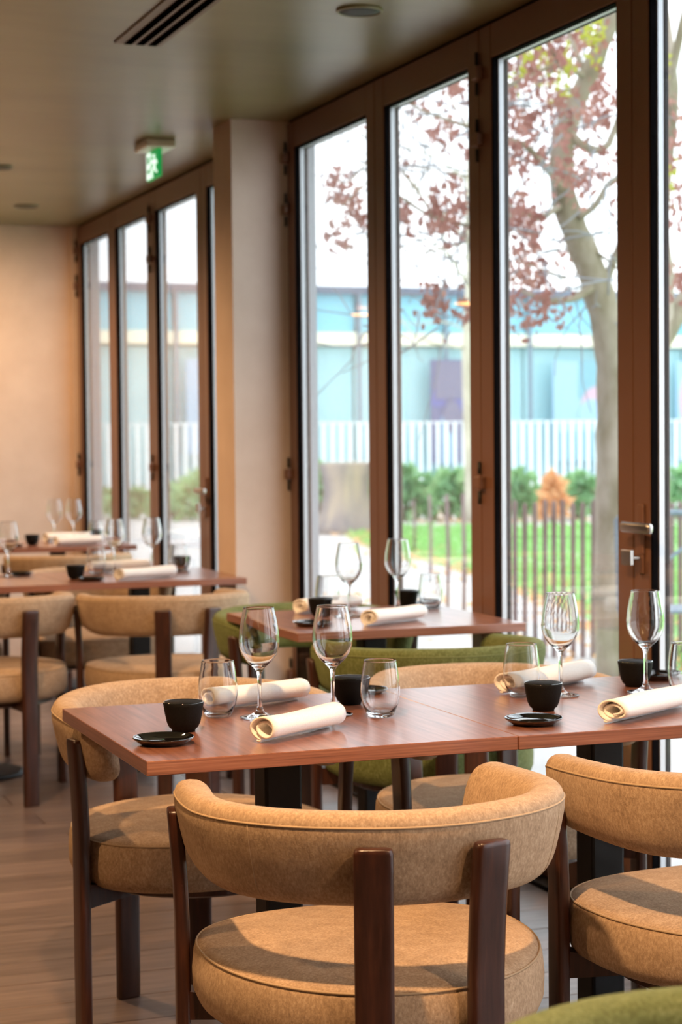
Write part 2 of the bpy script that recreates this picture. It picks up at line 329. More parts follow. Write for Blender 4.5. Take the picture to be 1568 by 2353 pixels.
door(5, JR[1], JR[0], hinge_y=JR[0]-.004); door(6, JR[2], JR[1]); door(7, JR[3], JR[2], hinge_y=JR[2]); door(8, JR[4], JR[3], handle_y=JR[3]-.05)
for k in range(4, 10): door(5+k, JR[k+1], JR[k])

# ceiling fixtures
t = empty('ceiling_vent', (1.53, 5.35, ZC), label='long linear slot air vent set into the olive ceiling', cat='vent')
fr_ = MB(); x = -0.075
obj('vent_frame', bevel(MB().box(-.078, .078, -.72, .70, -.006, 0.0).mesh('vent_frame', 'vent_frame', False), .002, 1), t)
for k in range(3): obj('vent_slot', MB().box(-.046+k*.04, -.022+k*.04, -.71, .69, -.0085, -.0055).mesh('vent_slot', 'black_void', False), t)
def speaker(x, y, r, label):
    t = empty('ceiling_speaker', (x, y, ZC), label=label, cat='speaker', group='round speakers in the ceiling')
    obj('trim_ring', MB().lathe([(r, 0), (r*1.12, 0), (r*1.12, -.006), (r*1.02, -.009), (r, -.004)], 36, closed=True).mesh('ring', 'ceiling'), t)
    obj('grille', MB().lathe([(r, 0), (r, -.006), (r*.6, -.008), (.002, -.009)], 36).mesh('grille', 'fixture_dark'), t)
speaker(2.04, 5.38, .062, 'round dark ceiling speaker nearest the glass doors, above the second table')
speaker(2.0, 10.4, .062, 'small round dark ceiling speaker near the far beige wall')
speaker(1.60, 8.95, .055, 'small dark round ceiling spot at the left edge')
t = empty('exit_sign', (2.10, 8.02, ZC), label='green emergency exit sign hanging from a white box on the ceiling', cat='exit sign')
obj('housing', bevel(MB().box(-.066, .066, -.10, .11, -.036, 0).mesh('housing', 'white_plastic', False), .008, 2), t)
sg = obj('sign_panel', bevel(MB().box(-.008, .008, -.08, .12, -.156, -.036).mesh('sign_panel', 'sign_green', False), .003, 1), t)
pg = MB()
X_ = -.0095
pg.box(X_, -.008, .045, .117, -.152, -.040)                         # white half with the doorway and arrow cut in green
obj('pictogram', pg.mesh('pictogram', 'sign_white', False), sg)
pg = MB(); X1 = -.0105
pg.box(X1, X_, .060, .100, -.125, -.112); pg.add([(X_, .060, -.136), (X_, .060, -.100), (X_, .050, -.118), (X1, .060, -.136), (X1, .060, -.100), (X1, .050, -.118)], [(0, 1, 2), (3, 5, 4), (0, 3, 4, 1), (1, 4, 5, 2), (2, 5, 3, 0)])
pg.box(X1, X_, .065, .098, -.085, -.055)
obj('arrow', pg.mesh('arrow', 'sign_green', False), sg)
pg = MB()
pg.tube([(-.0095, -.02, -.064), (-.0096, -.021, -.064)], .009, 10)
pg.add([(-.0095, y_, z_) for y_, z_ in ((-.045, -.078), (.01, -.074), (.0, -.112), (-.03, -.108))]+[(-.008, y_, z_) for y_, z_ in ((-.045, -.078), (.01, -.074), (.0, -.112), (-.03, -.108))], [(0, 1, 2, 3), (4, 7, 6, 5), (0, 4, 5, 1), (2, 6, 7, 3), (1, 5, 6, 2), (3, 7, 4, 0)])
pg.tube([(-.009, -.008, -.11), (-.009, .022, -.125), (-.009, .015, -.152)], .005, 6).tube([(-.009, -.025, -.108), (-.009, -.04, -.13), (-.009, -.062, -.134)], .005, 6)
pg.tube([(-.009, .005, -.078), (-.009, .026, -.09)], .004, 6).tube([(-.009, -.04, -.08), (-.009, -.06, -.098)], .004, 6)
obj('running_figure', pg.mesh('runner', 'sign_white', False), sg)
for x, y, lb in ((0.75, 9.45, 'brass pendant lamp with glowing underside, nearer the middle tables'), (1.0, 10.45, 'brass pendant lamp with glowing underside, nearest the far wall')):
    t = empty('pendant_lamp', (x, y, 0), label=lb, cat='lamp', group='pendant lamps mirrored in the door glass')
    obj('shade', MB().lathe([(.012, 2.12), (.02, 2.115), (.06, 2.095), (.11, 2.06), (.13, 2.02), (.127, 2.02), (.105, 2.055), (.06, 2.088), (.012, 2.108)], 32, closed=True).mesh('shade', 'lamp_shade'), t)
    obj('diffuser', MB().lathe([(.002, 2.018), (.118, 2.018), (.118, 2.028), (.002, 2.028)], 28).mesh('diffuser', 'lamp_glow'), t)
    obj('cord', MB().tube([(0, 0, 2.11), (0, 0, ZC)], .003, 6).mesh('cord', 'black_void'), t)

# ================================================================== CHAIRS
RC = 0.276; HT = 0.037
def path(s):          # centreline of the back band; s in metres from rear centre; returns x, y, nx, ny
    q = RC*PI/2; sg = 1 if s >= 0 else -1; a = abs(s)
    if a <= q: ph = a/RC; return sg*RC*math.sin(ph), -RC*math.cos(ph), sg*math.sin(ph), -math.cos(ph)
    y = a-q; dx = -0.9*y; l = math.hypot(1, dx)
    return sg*(RC-0.45*y*y), y, sg/l, -dx/l
SMAX = RC*PI/2+0.222
def band_rings():
    rings = []; n = 72; k = 28
    for i in range(n+1):
        u = -1+2*i/n; u = math.copysign(abs(u)**0.8, u); s = u*SMAX
        x, y, nx, ny = path(s); d = SMAX-abs(s); R_ = 0.055
        e = 1.0 if d >= R_ else math.sqrt(max(0.0, 1-((R_-d)/R_)**2)); e = max(e, 0.12)
        front = max(0, (y+0.02)/0.25); drop = 0.0165*min(1, max(0, (y+.25)/.40))
        zc = 0.676-drop; hh = 0.0745*(0.25+0.75*e); tt = HT*e
        rg = []
        for j in range(k):
            t_ = 2*PI*j/k; c, s_ = math.cos(t_), math.sin(t_)
            uu = tt*math.copysign(abs(c)**(2/2.7), c); ww = hh*math.copysign(abs(s_)**(2/3.4), s_)
            if ww < 0: ww *= 1-.20*min(1, max(0, (y+.10)/.30))
            off = uu+0.22*(ww-0.03)
            rg.append((x+nx*off, y+ny*off, zc+ww))
        rings.append(rg)
    return rings
_band = MB().rings(band_rings()).mesh('backrest', 'beige')
def outline(wfrac, s0, s1, n, extra=0.0):
    pts = []
    for i in range(n+1):
        s = s0+(s1-s0)*i/n; x, y, nx, ny = path(s); d = SMAX-abs(s); R_ = .055
        e = 1.0 if d >= R_ else math.sqrt(max(0.0, 1-((R_-d)/R_)**2)); e = max(e, .12)
        drop = 0.0165*min(1, max(0, (y+.25)/.40)); hh = 0.0745*(.25+.75*e); ww = wfrac*hh
        uu = HT*e*(1-abs(wfrac)**3.4)**(1/2.7)+extra; off = uu+0.22*(ww-.03)
        pts.append((x+nx*off, y+ny*off, 0.676-drop+ww))
    return pts
_pipe = MB().tube(outline(0.72, -SMAX+.004, SMAX-.004, 90, -.0004), .0021, 6).mesh('piping', 'piping')
def seam_mesh(sg):
    mb = MB()
    if True:
        s = sg*RC*math.radians(54); x, y, nx, ny = path(s); pts = []
        for i in range(13):
            wf = 0.70-1.5*i/12*1.02; hh = .0745; drop = 0.0165*min(1, max(0, (y+.25)/.40)); ww = wf*hh
            uu = HT*(max(0, 1-min(1, abs(wf))**3.4))**(1/2.7); off = uu+.22*(ww-.03)-.0004
            pts.append((x+nx*off, y+ny*off, .676-drop+ww))
        mb.tube(pts, .0011, 5)
    return mb.mesh('seam', 'piping')
_seam = [seam_mesh(-1), seam_mesh(1)]
SR = 0.286
_seat = MB().lathe([(.002, .494), (.10, .4925), (.18, .4895), (.235, .4840), (.264, .4785), (.280, .4725), (SR, .4620), (SR+.003, .43), (SR+.002, .40), (SR-.006, .381), (SR-.022, .371), (.20, .369), (.002, .369)], 64).mesh('seat', 'beige')
def seat_warp(me):
    for v in me.vertices:
        x, y = v.co.x, v.co.y; r = math.hypot(x, y); k = r/SR
        if r < 1e-6: continue
        c, s_ = x/r, y/r; yc = .048
        if s_ < 0: px_, py_ = SR*math.copysign(abs(c)**.96, c), yc+(SR+yc)*s_
        else: px_, py_ = SR*math.copysign(abs(c)**.80, c), yc+(SR-yc)*abs(s_)**.80
        v.co.x, v.co.y = px_*k, (py_-yc)*k+yc*min(1, k)
    me.update()
seat_warp(_seat)
def sp_(a):
    c, s_ = math.cos(a), math.sin(a); k = .2815/SR; yc = .048
    if s_ < 0: return (SR*math.copysign(abs(c)**.96, c)*k, (SR+yc)*s_*k+yc*k, .4715)
    return (SR*math.copysign(abs(c)**.80, c)*k, (SR-yc)*abs(s_)**.80*k+yc*k, .4715)
_seatpipe = MB().tube([sp_(a*PI/48) for a in range(96)], .0022, 6, closed=True).mesh('seat_piping', 'piping')
def leg_mesh(front):
    rings = []
    hw, ht = (.0300, .0125)
    top = .690 if front else .704
    zs = [0, .004, .2, .38, .50, .57, .62, .66, top-.008, top-.002, top]
    for z in zs:
        off = 0.0 if z < .5 else (0.012 if front else .018)*((z-.5)/.2)**1.4
        sc = 1.0
        if z >= top-.0081: sc = {0: 1.0, 1: .93, 2: .78}[zs.index(z)-8]
        if z == 0: sc = .93
        wd = hw*(0.94+0.06*min(1, z/.45))*sc*(.9 if front else 1); th = ht*sc; k = []
        for j in range(16):
            t_ = 2*PI*(j+.5)/16; c, s_ = math.cos(t_), math.sin(t_)
            k.append((wd*math.copysign(abs(c)**(.36), c), -off+th*math.copysign(abs(s_)**(.42), s_), z))
        rings.append(k)
    return MB().rings(rings).mesh('leg', 'walnut')
_legR, _legF = leg_mesh(False), leg_mesh(True)
# seat frame: dark disc under the cushion with four short arms that reach the legs
def legpos():
    out = []
    for sg in (-1, 1):
        a = math.radians(16.4)*sg; r = RC+HT-.002
        out.append((r*math.sin(a), -r*math.cos(a), a, _legR))
    for sg in (-1, 1):
        x, y, nx, ny = path(sg*(RC*PI/2+0.150)); r = HT-.010
        out.append((x+nx*r, y+ny*r, math.atan2(nx, -ny), _legF))
    return out
LP = legpos()
fm = MB().lathe([(.002, .3685), (.225, .3685), (.23, .362), (.23, .352), (.22, .347), (.002, .347)], 40)
for (x, y, a, _) in LP:
    d_ = Vector((x, y, 0)); l_ = d_.length; d_.normalize(); n_ = Vector((-d_.y, d_.x, 0))
    p0, p1 = d_*.15, d_*(l_-.004); wv = n_*.016
    fm.add([p0-wv+Vector((0, 0, .345)), p0+wv+Vector((0, 0, .345)), p1+wv*1.2+Vector((0, 0, .335)), p1-wv*1.2+Vector((0, 0, .335)),
            p0-wv+Vector((0, 0, .366)), p0+wv+Vector((0, 0, .366)), p1+wv*1.2+Vector((0, 0, .385)), p1-wv*1.2+Vector((0, 0, .385))],
           [(0, 3, 2, 1), (4, 5, 6, 7), (0, 1, 5, 4), (1, 2, 6, 5), (2, 3, 7, 6), (3, 0, 4, 7)])
_frame = fm.mesh('seat_frame', 'walnut', False)
_green = {}
def chair(x, y, rot, label, group, green=False):
    t = empty('dining_chair', (x, y, 0), math.radians(rot), label=label, cat='chair', group=group)
    def col(me, mname):
        if not green: return me
        if me.name not in _green:
            c = me.copy(); c.materials[0] = MAT[mname]; _green[me.name] = c
        return _green[me.name]
    bk = obj('backrest', col(_band, 'green'), t); obj('piping', col(_pipe, 'piping_green'), bk); [obj('seam', col(q_, 'piping_green'), bk) for q_ in _seam]
    st = obj('seat', col(_seat, 'green'), t); obj('piping', col(_seatpipe, 'piping_green'), st)
    obj('seat_frame', _frame, t)
    for (lx, ly, a, me) in LP: obj('leg', me, t, (lx, ly, 0), a)
    return t
G1 = 'beige chairs at the front table'; G2 = 'green chairs'; G3 = 'beige chairs at the far tables'
chair(1.120, 2.925, -4.6, 'large beige velvet barrel chair in the centre foreground, its back to the viewer', G1)
chair(1.842, 2.955, 5, 'beige velvet chair at the right edge, its back to the viewer, beside the central one', G1)
chair(1.137, 4.06, 180, 'beige velvet chair behind the left corner of the front table, facing the viewer', G1)
chair(1.85, 4.04, 180, 'beige velvet chair behind the middle of the front table, in front of the green one', G1)
chair(0.935, 1.40, 180, 'olive green velvet chair back cut off at the bottom right corner', G2, True)
chair(2.034, 5.88, 180, 'green velvet chair behind the second table, facing the viewer', G2, True)
chair(2.062, 4.91, 0, 'green velvet chair on the near side of the second table, back turned', G2, True)
chair(1.822, 6.90, 0, 'beige velvet chair with its back turned, before the third table beside the pier', G3)
chair(1.20, 7.08, 0, 'beige velvet chair cut off by the left edge, before the third table', G3)
chair(1.82, 8.07, 180, 'beige chair behind the third table, mostly hidden, facing the viewer', G3)
chair(1.12, 8.09, 178, 'beige chair behind the third table at the left edge, only legs showing', G3)
chair(2.0, 9.43, 0, 'beige chair with its back turned, tucked in at the farthest table', G3)

# ================================================================== TABLES
TZ = 0.76; TT = 0.0255
def table(x0, x1, y0, y1, label, group='square walnut topped tables', rot=0):
    cx, cy = (x0+x1)/2, (y0+y1)/2; a, b_ = (x1-x0)/2-.0006, (y1-y0)/2
    t = empty('dining_table', (cx, cy, 0), rot, label=label, cat='table', group=group)
    mb = MB().box(-a, a, -b_, b_, TZ-TT, TZ)
    me = mb.mesh('tabletop', ['table_top', 'table_edge', 'table_edge'], False)
    for p in me.polygons:
        p.material_index = 0 if abs(p.normal.z) > .5 else 1
    bevel(me, .0012, 1)
    obj('tabletop', me, t)
    obj('column', bevel(MB().box(-.0375, .0375, -.0375, .0375, .02, TZ-TT-.006).mesh('column', 'black_metal', False), .006, 2), t)
    obj('base_plate', MB().lathe([(.21, 0), (.22, .003), (.22, .010), (.205, .016), (.05, .024), (.002, .024)], 40).mesh('base', 'black_metal'), t)
    obj('mounting_plate', bevel(MB().box(-.16, .16, -.16, .16, TZ-TT-.006, TZ-TT).mesh('mount', 'black_metal', False), .002, 1), t)
    return t
table(.80, 1.50, 3.17, 3.868, 'walnut topped table in the left foreground, set with two cups and two wine glasses')
table(1.50, 2.20, 3.168, 3.868, 'walnut topped table in the right foreground, joined to the left one')
table(1.725, 2.435, 5.085, 5.785, 'walnut topped table between two green chairs by the doors')
table(1.53, 2.235, 7.20, 7.88, 'walnut topped table whose end touches the beige pier')
table(.83, 1.53, 7.19, 7.88, 'walnut topped table at the left edge, joined to the one by the pier')
table(1.72, 2.42, 9.72, 10.40, 'farthest walnut topped table, in the corner by the doors')
table(1.02, 1.72, 9.72, 10.40, 'farthest walnut topped table at the left edge, before the beige wall')

# ================================================================== TABLEWARE
def wine_mesh():
    outr = [(.0020, .0006), (.030, .0010), (.0365, .0016), (.0370, .0026), (.034, .0036), (.018, .0065), (.009, .011), (.0052, .020), (.0038, .035), (.0036, .060), (.0040, .078), (.0062, .088), (.013, .0955), (.0235, .105), (.0325, .118), (.0373, .133), (.0380, .145), (.0362, .165), (.0325, .186), (.0290, .2020), (.02858, .2046), (.02845, .2055), (.0282, .2059)]
    inn = [(.0279, .2059), (.0277, .2055), (.0277, .2046), (.0281, .2020), (.0316, .186), (.0353, .165), (.0371, .145), (.0364, .133), (.0315, .119), (.0225, .1065), (.012, .0985), (.004, .0955), (.0005, .0950)]
    return MB().lathe(outr+inn, 48).mesh('wine_glass', 'crystal')
def tumbler_mesh():
    outr = [(.0010, .0004), (.018, .0008), (.0235, .003), (.0275, .010), (.0330, .024), (.0362, .040), (.0366, .052), (.0352, .070), (.0325, .088), (.0303, .101), (.0298, .1035), (.0297, .1048), (.0294, .1053)]
    inn = [(.0290, .1053), (.0287, .1048), (.0287, .1035), (.0292, .101), (.0314, .088), (.0341, .070), (.0355, .052), (.0350, .040), (.0316, .025), (.0255, .012), (.019, .0075), (.0006, .0065)]
    return MB().lathe(outr+inn, 48).mesh('tumbler', 'crystal')
WM, TM = wine_mesh(), tumbler_mesh()
def wine(x, y, label, g='stemmed wine glasses', s=1.0):
    s *= 1.06; o = obj('wine_glass', WM, None, (x, y, TZ+.0004), rnd.random()*6, label, 'glass', g); o.scale = (s, s, s); return o
def tumbler(x, y, label, g='stemless water glasses', s=1.0):
    s *= 1.07; o = obj('water_glass', TM, None, (x, y, TZ+.0004), rnd.random()*6, label, 'glass', g); o.scale = (s, s, s); return o
CO = MB().lathe([(.0005, .0035), (.020, .0035), (.0205, 0), (.0215, 0), (.0225, .0045), (.0275, .0085), (.0318, .018), (.0350, .033), (.0376, .049), (.0385, .0545), (.0375, .056)], 48).mesh('cup_body', 'cup_out')
CI = MB().lathe([(.0383, .0545), (.0375, .0566), (.0362, .0562), (.0350, .050), (.0330, .033), (.0295, .018), (.024, .0105), (.0005, .009)], 48).mesh('cup_lining', 'gloss_black')
def cup(x, y, label, s=1.0):
    t = empty('tea_cup', (x, y, TZ), rnd.random()*6, label=label, cat='cup', group='black tea cups'); t.scale = (s, s, s)
    obj('cup_body', CO, t); obj('glazed_lining', CI, t)
PM = MB().lathe([(.0005, .0012), (.030, .0010), (.034, 0), (.038, .0002), (.046, .004), (.0545, .0105), (.0562, .0128), (.0550, .0140), (.0520, .0122), (.043, .0070), (.034, .0046), (.0005, .0042)], 56).mesh('saucer', 'gloss_black')
def plate(x, y, label):
    obj('side_dish', PM, None, (x, y, TZ), 0, label, 'plate', 'small glossy black dishes')
def napkin_mesh(seed, Lg=.25, turns=1.9, hw=.034, hh=.0240, tail=.02):
    r_ = random.Random(seed); n = 84; th = .0038; nx_ = 14; ctr = []
    a0 = -PI*0.42
    for i in range(n+1):
        u = i/n; th_ = a0+2*PI*turns*u; rad = 1-.60*u**1.05
        wob = 1+.05*math.sin(3*th_+seed)*u
        cy = hw*rad*wob*math.cos(th_); cz = hh*rad*wob*math.sin(th_)
        # the inner turns sag into folds
        cy += .006*u*math.sin(5*u*PI+seed); cz -= .003*u
        cz = max(cz, -hh*.93+.0034*turns*u*0.9)
        ctr.append((cy, cz, u))
    ctr = [(ctr[0][0]+tail*.5*(1-k/5)-.0005, -hh*.93+.0002, 0) for k in range(5)] + ctr
    m_ = len(ctr); rings = []
    for i, (cy, cz, u) in enumerate(ctr):
        pa, pb = ctr[max(i-1, 0)], ctr[min(i+1, m_-1)]
        ty, tz = pb[0]-pa[0], pb[1]-pa[1]; l = math.hypot(ty, tz) or 1; ny, nz_ = tz/l, -ty/l
        rings.append((cy, cz, ny, nz_, u))
    verts = []; faces = []
    for ix in range(nx_+1):
        fx = ix/nx_
        for side in (0, 1):
            for i, (cy, cz, ny, nz_, u) in enumerate(rings):
                e = (.004*math.sin(7*u+seed)+.006*u) * (1 if ix == 0 else (-1 if ix == nx_ else 0))
                x = -Lg/2+Lg*fx+e
                q = 1+.035*math.sin(2.2*fx*PI+seed)+.02*math.sin(6*fx+2*seed); q2 = 1+.06*math.sin(1.7*fx*PI+seed*1.3)
                o_ = 0 if side == 0 else -th
                yy = cy*q+ny*o_; zz = cz*q2+nz_*o_
                verts.append((x, yy+.003*math.sin(fx*PI*1.3+seed), zz+hh*.93+.0022+.0022*(math.sin(fx*9+seed)+1)*.15))
    W_ = 2*m_
    for ix in range(nx_):
        for i in range(m_-1):
            a, b_ = ix*W_+i, (ix+1)*W_+i
            faces.append((a, a+1, b_+1, b_)); faces.append((a+m_, b_+m_, b_+m_+1, a+m_+1))
        for i in (0, m_-1):
            a, b_ = ix*W_+i, (ix+1)*W_+i; faces.append((a, b_, b_+m_, a+m_) if i == 0 else (a, a+m_, b_+m_, b_))
    for ix in (0, nx_):
        for i in range(m_-1):
            a = ix*W_+i; f = (a, a+m_, a+m_+1, a+1); faces.append(f if ix == 0 else tuple(reversed(f)))
    zmin = min(v[2] for v in verts); verts = [(v[0], v[1], v[2]-zmin) for v in verts]
    return mesh('napkin', verts, faces, 'napkin')
NAPS = {}
def napkin(xe, ye, ang, label, seed=1, Lg=.25, off=.030):
    # (xe, ye): near end of the front lower edge; the roll runs off at ang degrees
    key = (seed, Lg)
    if key not in NAPS: NAPS[key] = napkin_mesh(seed, Lg)
    a = math.radians(ang); ux, uy = math.cos(a), math.sin(a)
    cx = xe+ux*Lg/2-uy*off; cy = ye+uy*Lg/2+ux*off
    obj('rolled_napkin', NAPS[key], None, (cx, cy, TZ+.0003), a, label, 'napkin', 'rolled cloth napkins')
# front table
wine(1.133, 3.577, 'wine glass standing left of centre on the front table, behind the near napkin roll')
wine(1.277, 3.552, 'wine glass between the near napkin roll and the water glass on the front table')
tumbler(1.061, 3.622, 'stemless water glass in front of the rear left napkin on the front table')
tumbler(1.354, 3.491, 'stemless water glass right of the near napkin, before the black cup')
tumbler(1.731, 3.640, 'stemless water glass in front of the rear right napkin on the front table')
wine(1.812, 3.620, 'wine glass behind the cup and dish on the right part of the front table')
wine(1.998, 3.590, 'wine glass before the brown door post with the lever handle')
tumbler(2.050, 3.511, 'stemless water glass cut off by the right edge of the front table')
cup(.950, 3.475, 'black tea cup behind the small dish at the left table corner')
cup(1.365, 3.690, 'black tea cup standing behind the water glass in mid table')
cup(1.686, 3.445, 'black tea cup behind the dish on the right part of the front table')
cup(2.031, 3.695, 'black tea cup at the rear right of the front table, below the door handle')
plate(.876, 3.345, 'small black glossy dish at the left corner of the front table')
plate(1.437, 3.805, 'small black glossy dish behind the cup in mid table, seen through the glass')
plate(1.589, 3.290, 'small black glossy dish near the seam of the two front table tops')
plate(2.135, 3.790, 'small black glossy dish at the rear right edge of the front table')
napkin(1.070, 3.665, 21.8, 'rolled ivory napkin behind the left wine glass, next to the far chair', 1)
napkin(1.062, 3.245, 36, 'rolled ivory napkin lying nearest, at the centre of the front table', 2, .225)
napkin(1.728, 3.655, 26, 'rolled ivory napkin behind the right hand water glass, near the doors', 3, .29)
napkin(1.738, 3.203, 29, 'rolled ivory napkin at the right front edge of the table, cut off', 4, .28)
# second table
wine(2.025, 5.478, 'tall wine glass at the middle of the second table', s=1.04)
wine(2.235, 5.600, 'tall wine glass on the second table before the door post', s=1.04)
tumbler(2.03, 5.690, 'water glass at the back of the second table, left of the wine glasses')
tumbler(2.355, 5.62, 'water glass at the right end of the second table beside the cup')
cup(1.955, 5.545, 'black tea cup at the left of the second table, over the napkin end')
cup(2.305, 5.70, 'black tea cup at the right rear of the second table')
plate(1.83, 5.27, 'small black dish at the near left corner of the second table')
plate(2.375, 5.72, 'small black dish behind the cup at the right rear of the second table')
napkin(1.925, 5.60, 22, 'rolled napkin at the rear left of the second table', 5)
napkin(1.984, 5.143, 30, 'rolled napkin at the near right of the second table', 6)
# third table
cup(1.602, 7.44, 'black tea cup at the middle of the third table beside its dish')
cup(2.13, 7.79, 'black tea cup at the rear end of the third table by the doors')
plate(1.64, 7.335, 'small black dish just right of the cup on the third table')
plate(1.441, 7.76, 'small black dish at the rear left of the third table')
napkin(1.743, 7.222, 27, 'rolled napkin at the near right of the third table', 7, .28)
napkin(1.740, 7.73, 6, 'rolled napkin at the rear of the third table', 8)
wine(1.822, 7.70, 'left wine glass of the two on the third table', s=1.02)
wine(1.99, 7.74, 'right wine glass of the two on the third table', s=1.02)
tumbler(1.735, 7.66, 'water glass left of the wine glasses on the third table')
tumbler(2.08, 7.66, 'water glass right of the wine glasses on the third table')
wine(1.385, 7.70, 'wine glass at the left edge on the third table', s=1.02)
# farthest table
cup(1.915, 9.95, 'black tea cup on the farthest table')
cup(2.345, 10.33, 'dark tea cup at the window end of the farthest table')
plate(1.80, 9.86, 'small black dish left of the cup on the farthest table')
napkin(2.02, 9.80, 10, 'nearer rolled napkin on the farthest table', 9)
napkin(2.04, 10.18, 8, 'rear rolled napkin on the farthest table', 10)
wine(2.075, 10.15, 'left wine glass of the two before the beige wall', s=1.06)
wine(2.165, 10.08, 'right wine glass of the two before the beige wall', s=1.06)
tumbler(2.30, 10.15, 'water glass beside the dark cup on the farthest table')

# ================================================================== OUTDOORS
boxobj('ground_paving', 2.62, 90, -30, 120, -0.12, -0.02, 'paving', kind='structure', label='pale paved path and terrace outside the doors', cat='paving')
def poly(name, pts, z0, z1, m_, **kw):
    n = len(pts); v = [(x, y, z0) for x, y in pts]+[(x, y, z1) for x, y in pts]
    f = [tuple(reversed(range(n))), tuple(range(n, 2*n))]+[(i, (i+1) % n, n+(i+1) % n, n+i) for i in range(n)]
    me = mesh(name, v, f, m_, False)
    bm = bmesh.new(); bm.from_mesh(me); bmesh.ops.recalc_face_normals(bm, faces=bm.faces); bm.to_mesh(me); bm.free()
    return obj(name, me, **kw)
LAWN = [(9.3, 25.8), (8.15, 21.3), (7.75, 18.4), (7.4, 16.5), (6.5, 12.6), (5.0, 9.0), (5.0, 3), (30, 3), (30, 16), (15, 23.4), (11.2, 25.3)]
poly('ground_lawn', LAWN, -0.06, -0.005, 'lawn', kind='structure', label='green lawn strip beside the path', cat='lawn')
def inside(x, y, P_):
    c = False; n = len(P_)
    for i in range(n):
        x1, y1 = P_[i]; x2, y2 = P_[i-1]
        if (y1 > y) != (y2 > y) and x < (x2-x1)*(y-y1)/(y2-y1)+x1: c = not c
    return c
def leafset(name, pts, size, m_, up=.3, **kw):
    mb = MB()
    for p in pts:
        p = Vector(p); s = size*rnd.uniform(.6, 1.3)
        a = rnd.uniform(0, 2*PI); n = Vector((rnd.gauss(0, 1), rnd.gauss(0, 1), rnd.gauss(0, 1)+up)).normalized()
        t1 = n.orthogonal().normalized(); t1 = Quaternion(n, a) @ t1; t2 = n.cross(t1)
        mb.add([p-t1*s, p-t2*s*.5+n*s*.12, p+t1*s, p+t2*s*.5+n*s*.12], [(0, 1, 2, 3)])
    return obj(name, mb.mesh(name, m_, False), **kw)
gp = []
while len(gp) < 9000:
    x, y = rnd.uniform(5, 16), rnd.uniform(9, 28)
    if inside(x, y, LAWN): gp.append((x, y, rnd.uniform(0, .05)))
leafset('grass', gp, .07, 'grass', 0, kind='stuff', label='tufts of short bright green grass on the lawn', cat='grass')
fp = []
for i in range(len(LAWN[:6])-1):
    (xa, ya), (xb, yb) = LAWN[i], LAWN[i+1]
    for k in range(170):
        u = rnd.random(); fp.append((xa+(xb-xa)*u+rnd.gauss(.25, .25), ya+(yb-ya)*u+rnd.gauss(0, .2), .012))
for k in range(220): fp.append((rnd.uniform(4.6, 8), rnd.uniform(8, 15), .012))
for k in range(500): fp.append((rnd.uniform(11, 17), rnd.uniform(26, 30), .012))
leafset('fallen_leaves', fp, .06, 'leaf_orange', 3, kind='stuff', label='fallen orange leaves along the lawn edge', cat='leaves')
# hedge: several shrubs
def shrub(cx, cy, rx, ry, h, n, label, m_='hedge', sz=.09, group='low shrubs before the white railing'):
    t = empty('shrub', (cx, cy, 0), label=label, cat='shrub', group=group)
    pts = []
    for i in range(n):
        a, b_ = rnd.uniform(0, 2*PI), rnd.uniform(0, PI/2); r = rnd.uniform(.7, 1.05)*(1+.22*math.sin(3*a+cx*7))
        pts.append((rx*r*math.cos(a)*math.cos(b_), ry*r*math.sin(a)*math.cos(b_), .04+h*min(1.12, r)*math.sin(b_)**.7+rnd.gauss(0, .05)*h))
    leafset('foliage', pts, sz, m_, .5, parent=t)
    st = MB()
    for k in range(7):
        a = k*2*PI/7; st.tube([(0, 0, 0), (rx*.4*math.cos(a), ry*.4*math.sin(a), h*.45), (rx*.6*math.cos(a), ry*.6*math.sin(a), h*.8)], [.03, .02, .008], 5)
    obj('stems', st.mesh('stems', 'bark'), t, kind='stuff')
def shrub_px(px, base_y, D, wpx, top_y, label, m_='hedge', n=420):
    c = at(px, base_y, D); top_y -= 10; h = (base_y-top_y)/FPX*D; r = wpx/2/FPX*D
    shrub(c.x, c.y, r*1.15, r*.7, h*.93, n, label, m_, .12)
HB = 'green shrub before the white railing, '
shrub_px(740, 1190, 30, 90, 1090, HB+'left of the tree stump')
shrub_px(860, 1188, 30.5, 90, 1108, HB+'right behind the tree stump')
shrub_px(930, 1190, 30, 120, 1092, HB+'seen in the second pane')
shrub_px(1030, 1190, 30, 130, 1100, HB+'before the violet poster')
shrub_px(1105, 1188, 30, 110, 1088, HB+'at the thin pale tree')
shrub_px(1190, 1188, 30, 110, 1100, HB+'just right of the hinged door post')
shrub_px(1270, 1185, 29, 62, 1098, 'orange tinted autumn shrub among the green ones', 'leaf_orange', 260)
shrub_px(1330, 1188, 30, 130, 1108, HB+'before the blue poster')
shrub_px(1560, 1188, 30, 170, 1100, HB+'at the right edge')
shrub_px(470, 1180, 31, 130, 1090, HB+'by the left door handle')
shrub_px(400, 1183, 31.5, 110, 1125, HB+'low one seen in the left doors')
shrub_px(310, 1180, 32, 120, 1138, HB+'lowest, in the second left door pane')
shrub_px(225, 1182, 32.5, 90, 1140, HB+'in the first left door pane')
# tree stump
sc_ = at(800, 1215, 26.4)
t = empty('tree_stump', (sc_.x, sc_.y, 0), label='broad grey and tan tree stump flared at its foot beside the path', cat='stump')
rg = []
for z, r in ((-.02, .52), (.1, .42), (.3, .34), (.55, .30), (.75, .32), (.92, .36), (.95, .35)):
    rg.append([(r*(1+.1*math.sin(5*a_*PI/12)+.05*math.sin(2*a_))*math.cos(a_*PI/12), r*(1+.1*math.sin(5*a_*PI/12))*math.sin(a_*PI/12), z) for a_ in range(24)])
obj('trunk', MB().rings(rg).mesh('trunk', 'stump_wood'), t)
obj('cut_face', MB().lathe([(.30, .95), (.29, .965), (.002, .968)], 24).mesh('cut_face', 'bark_pale'), t)

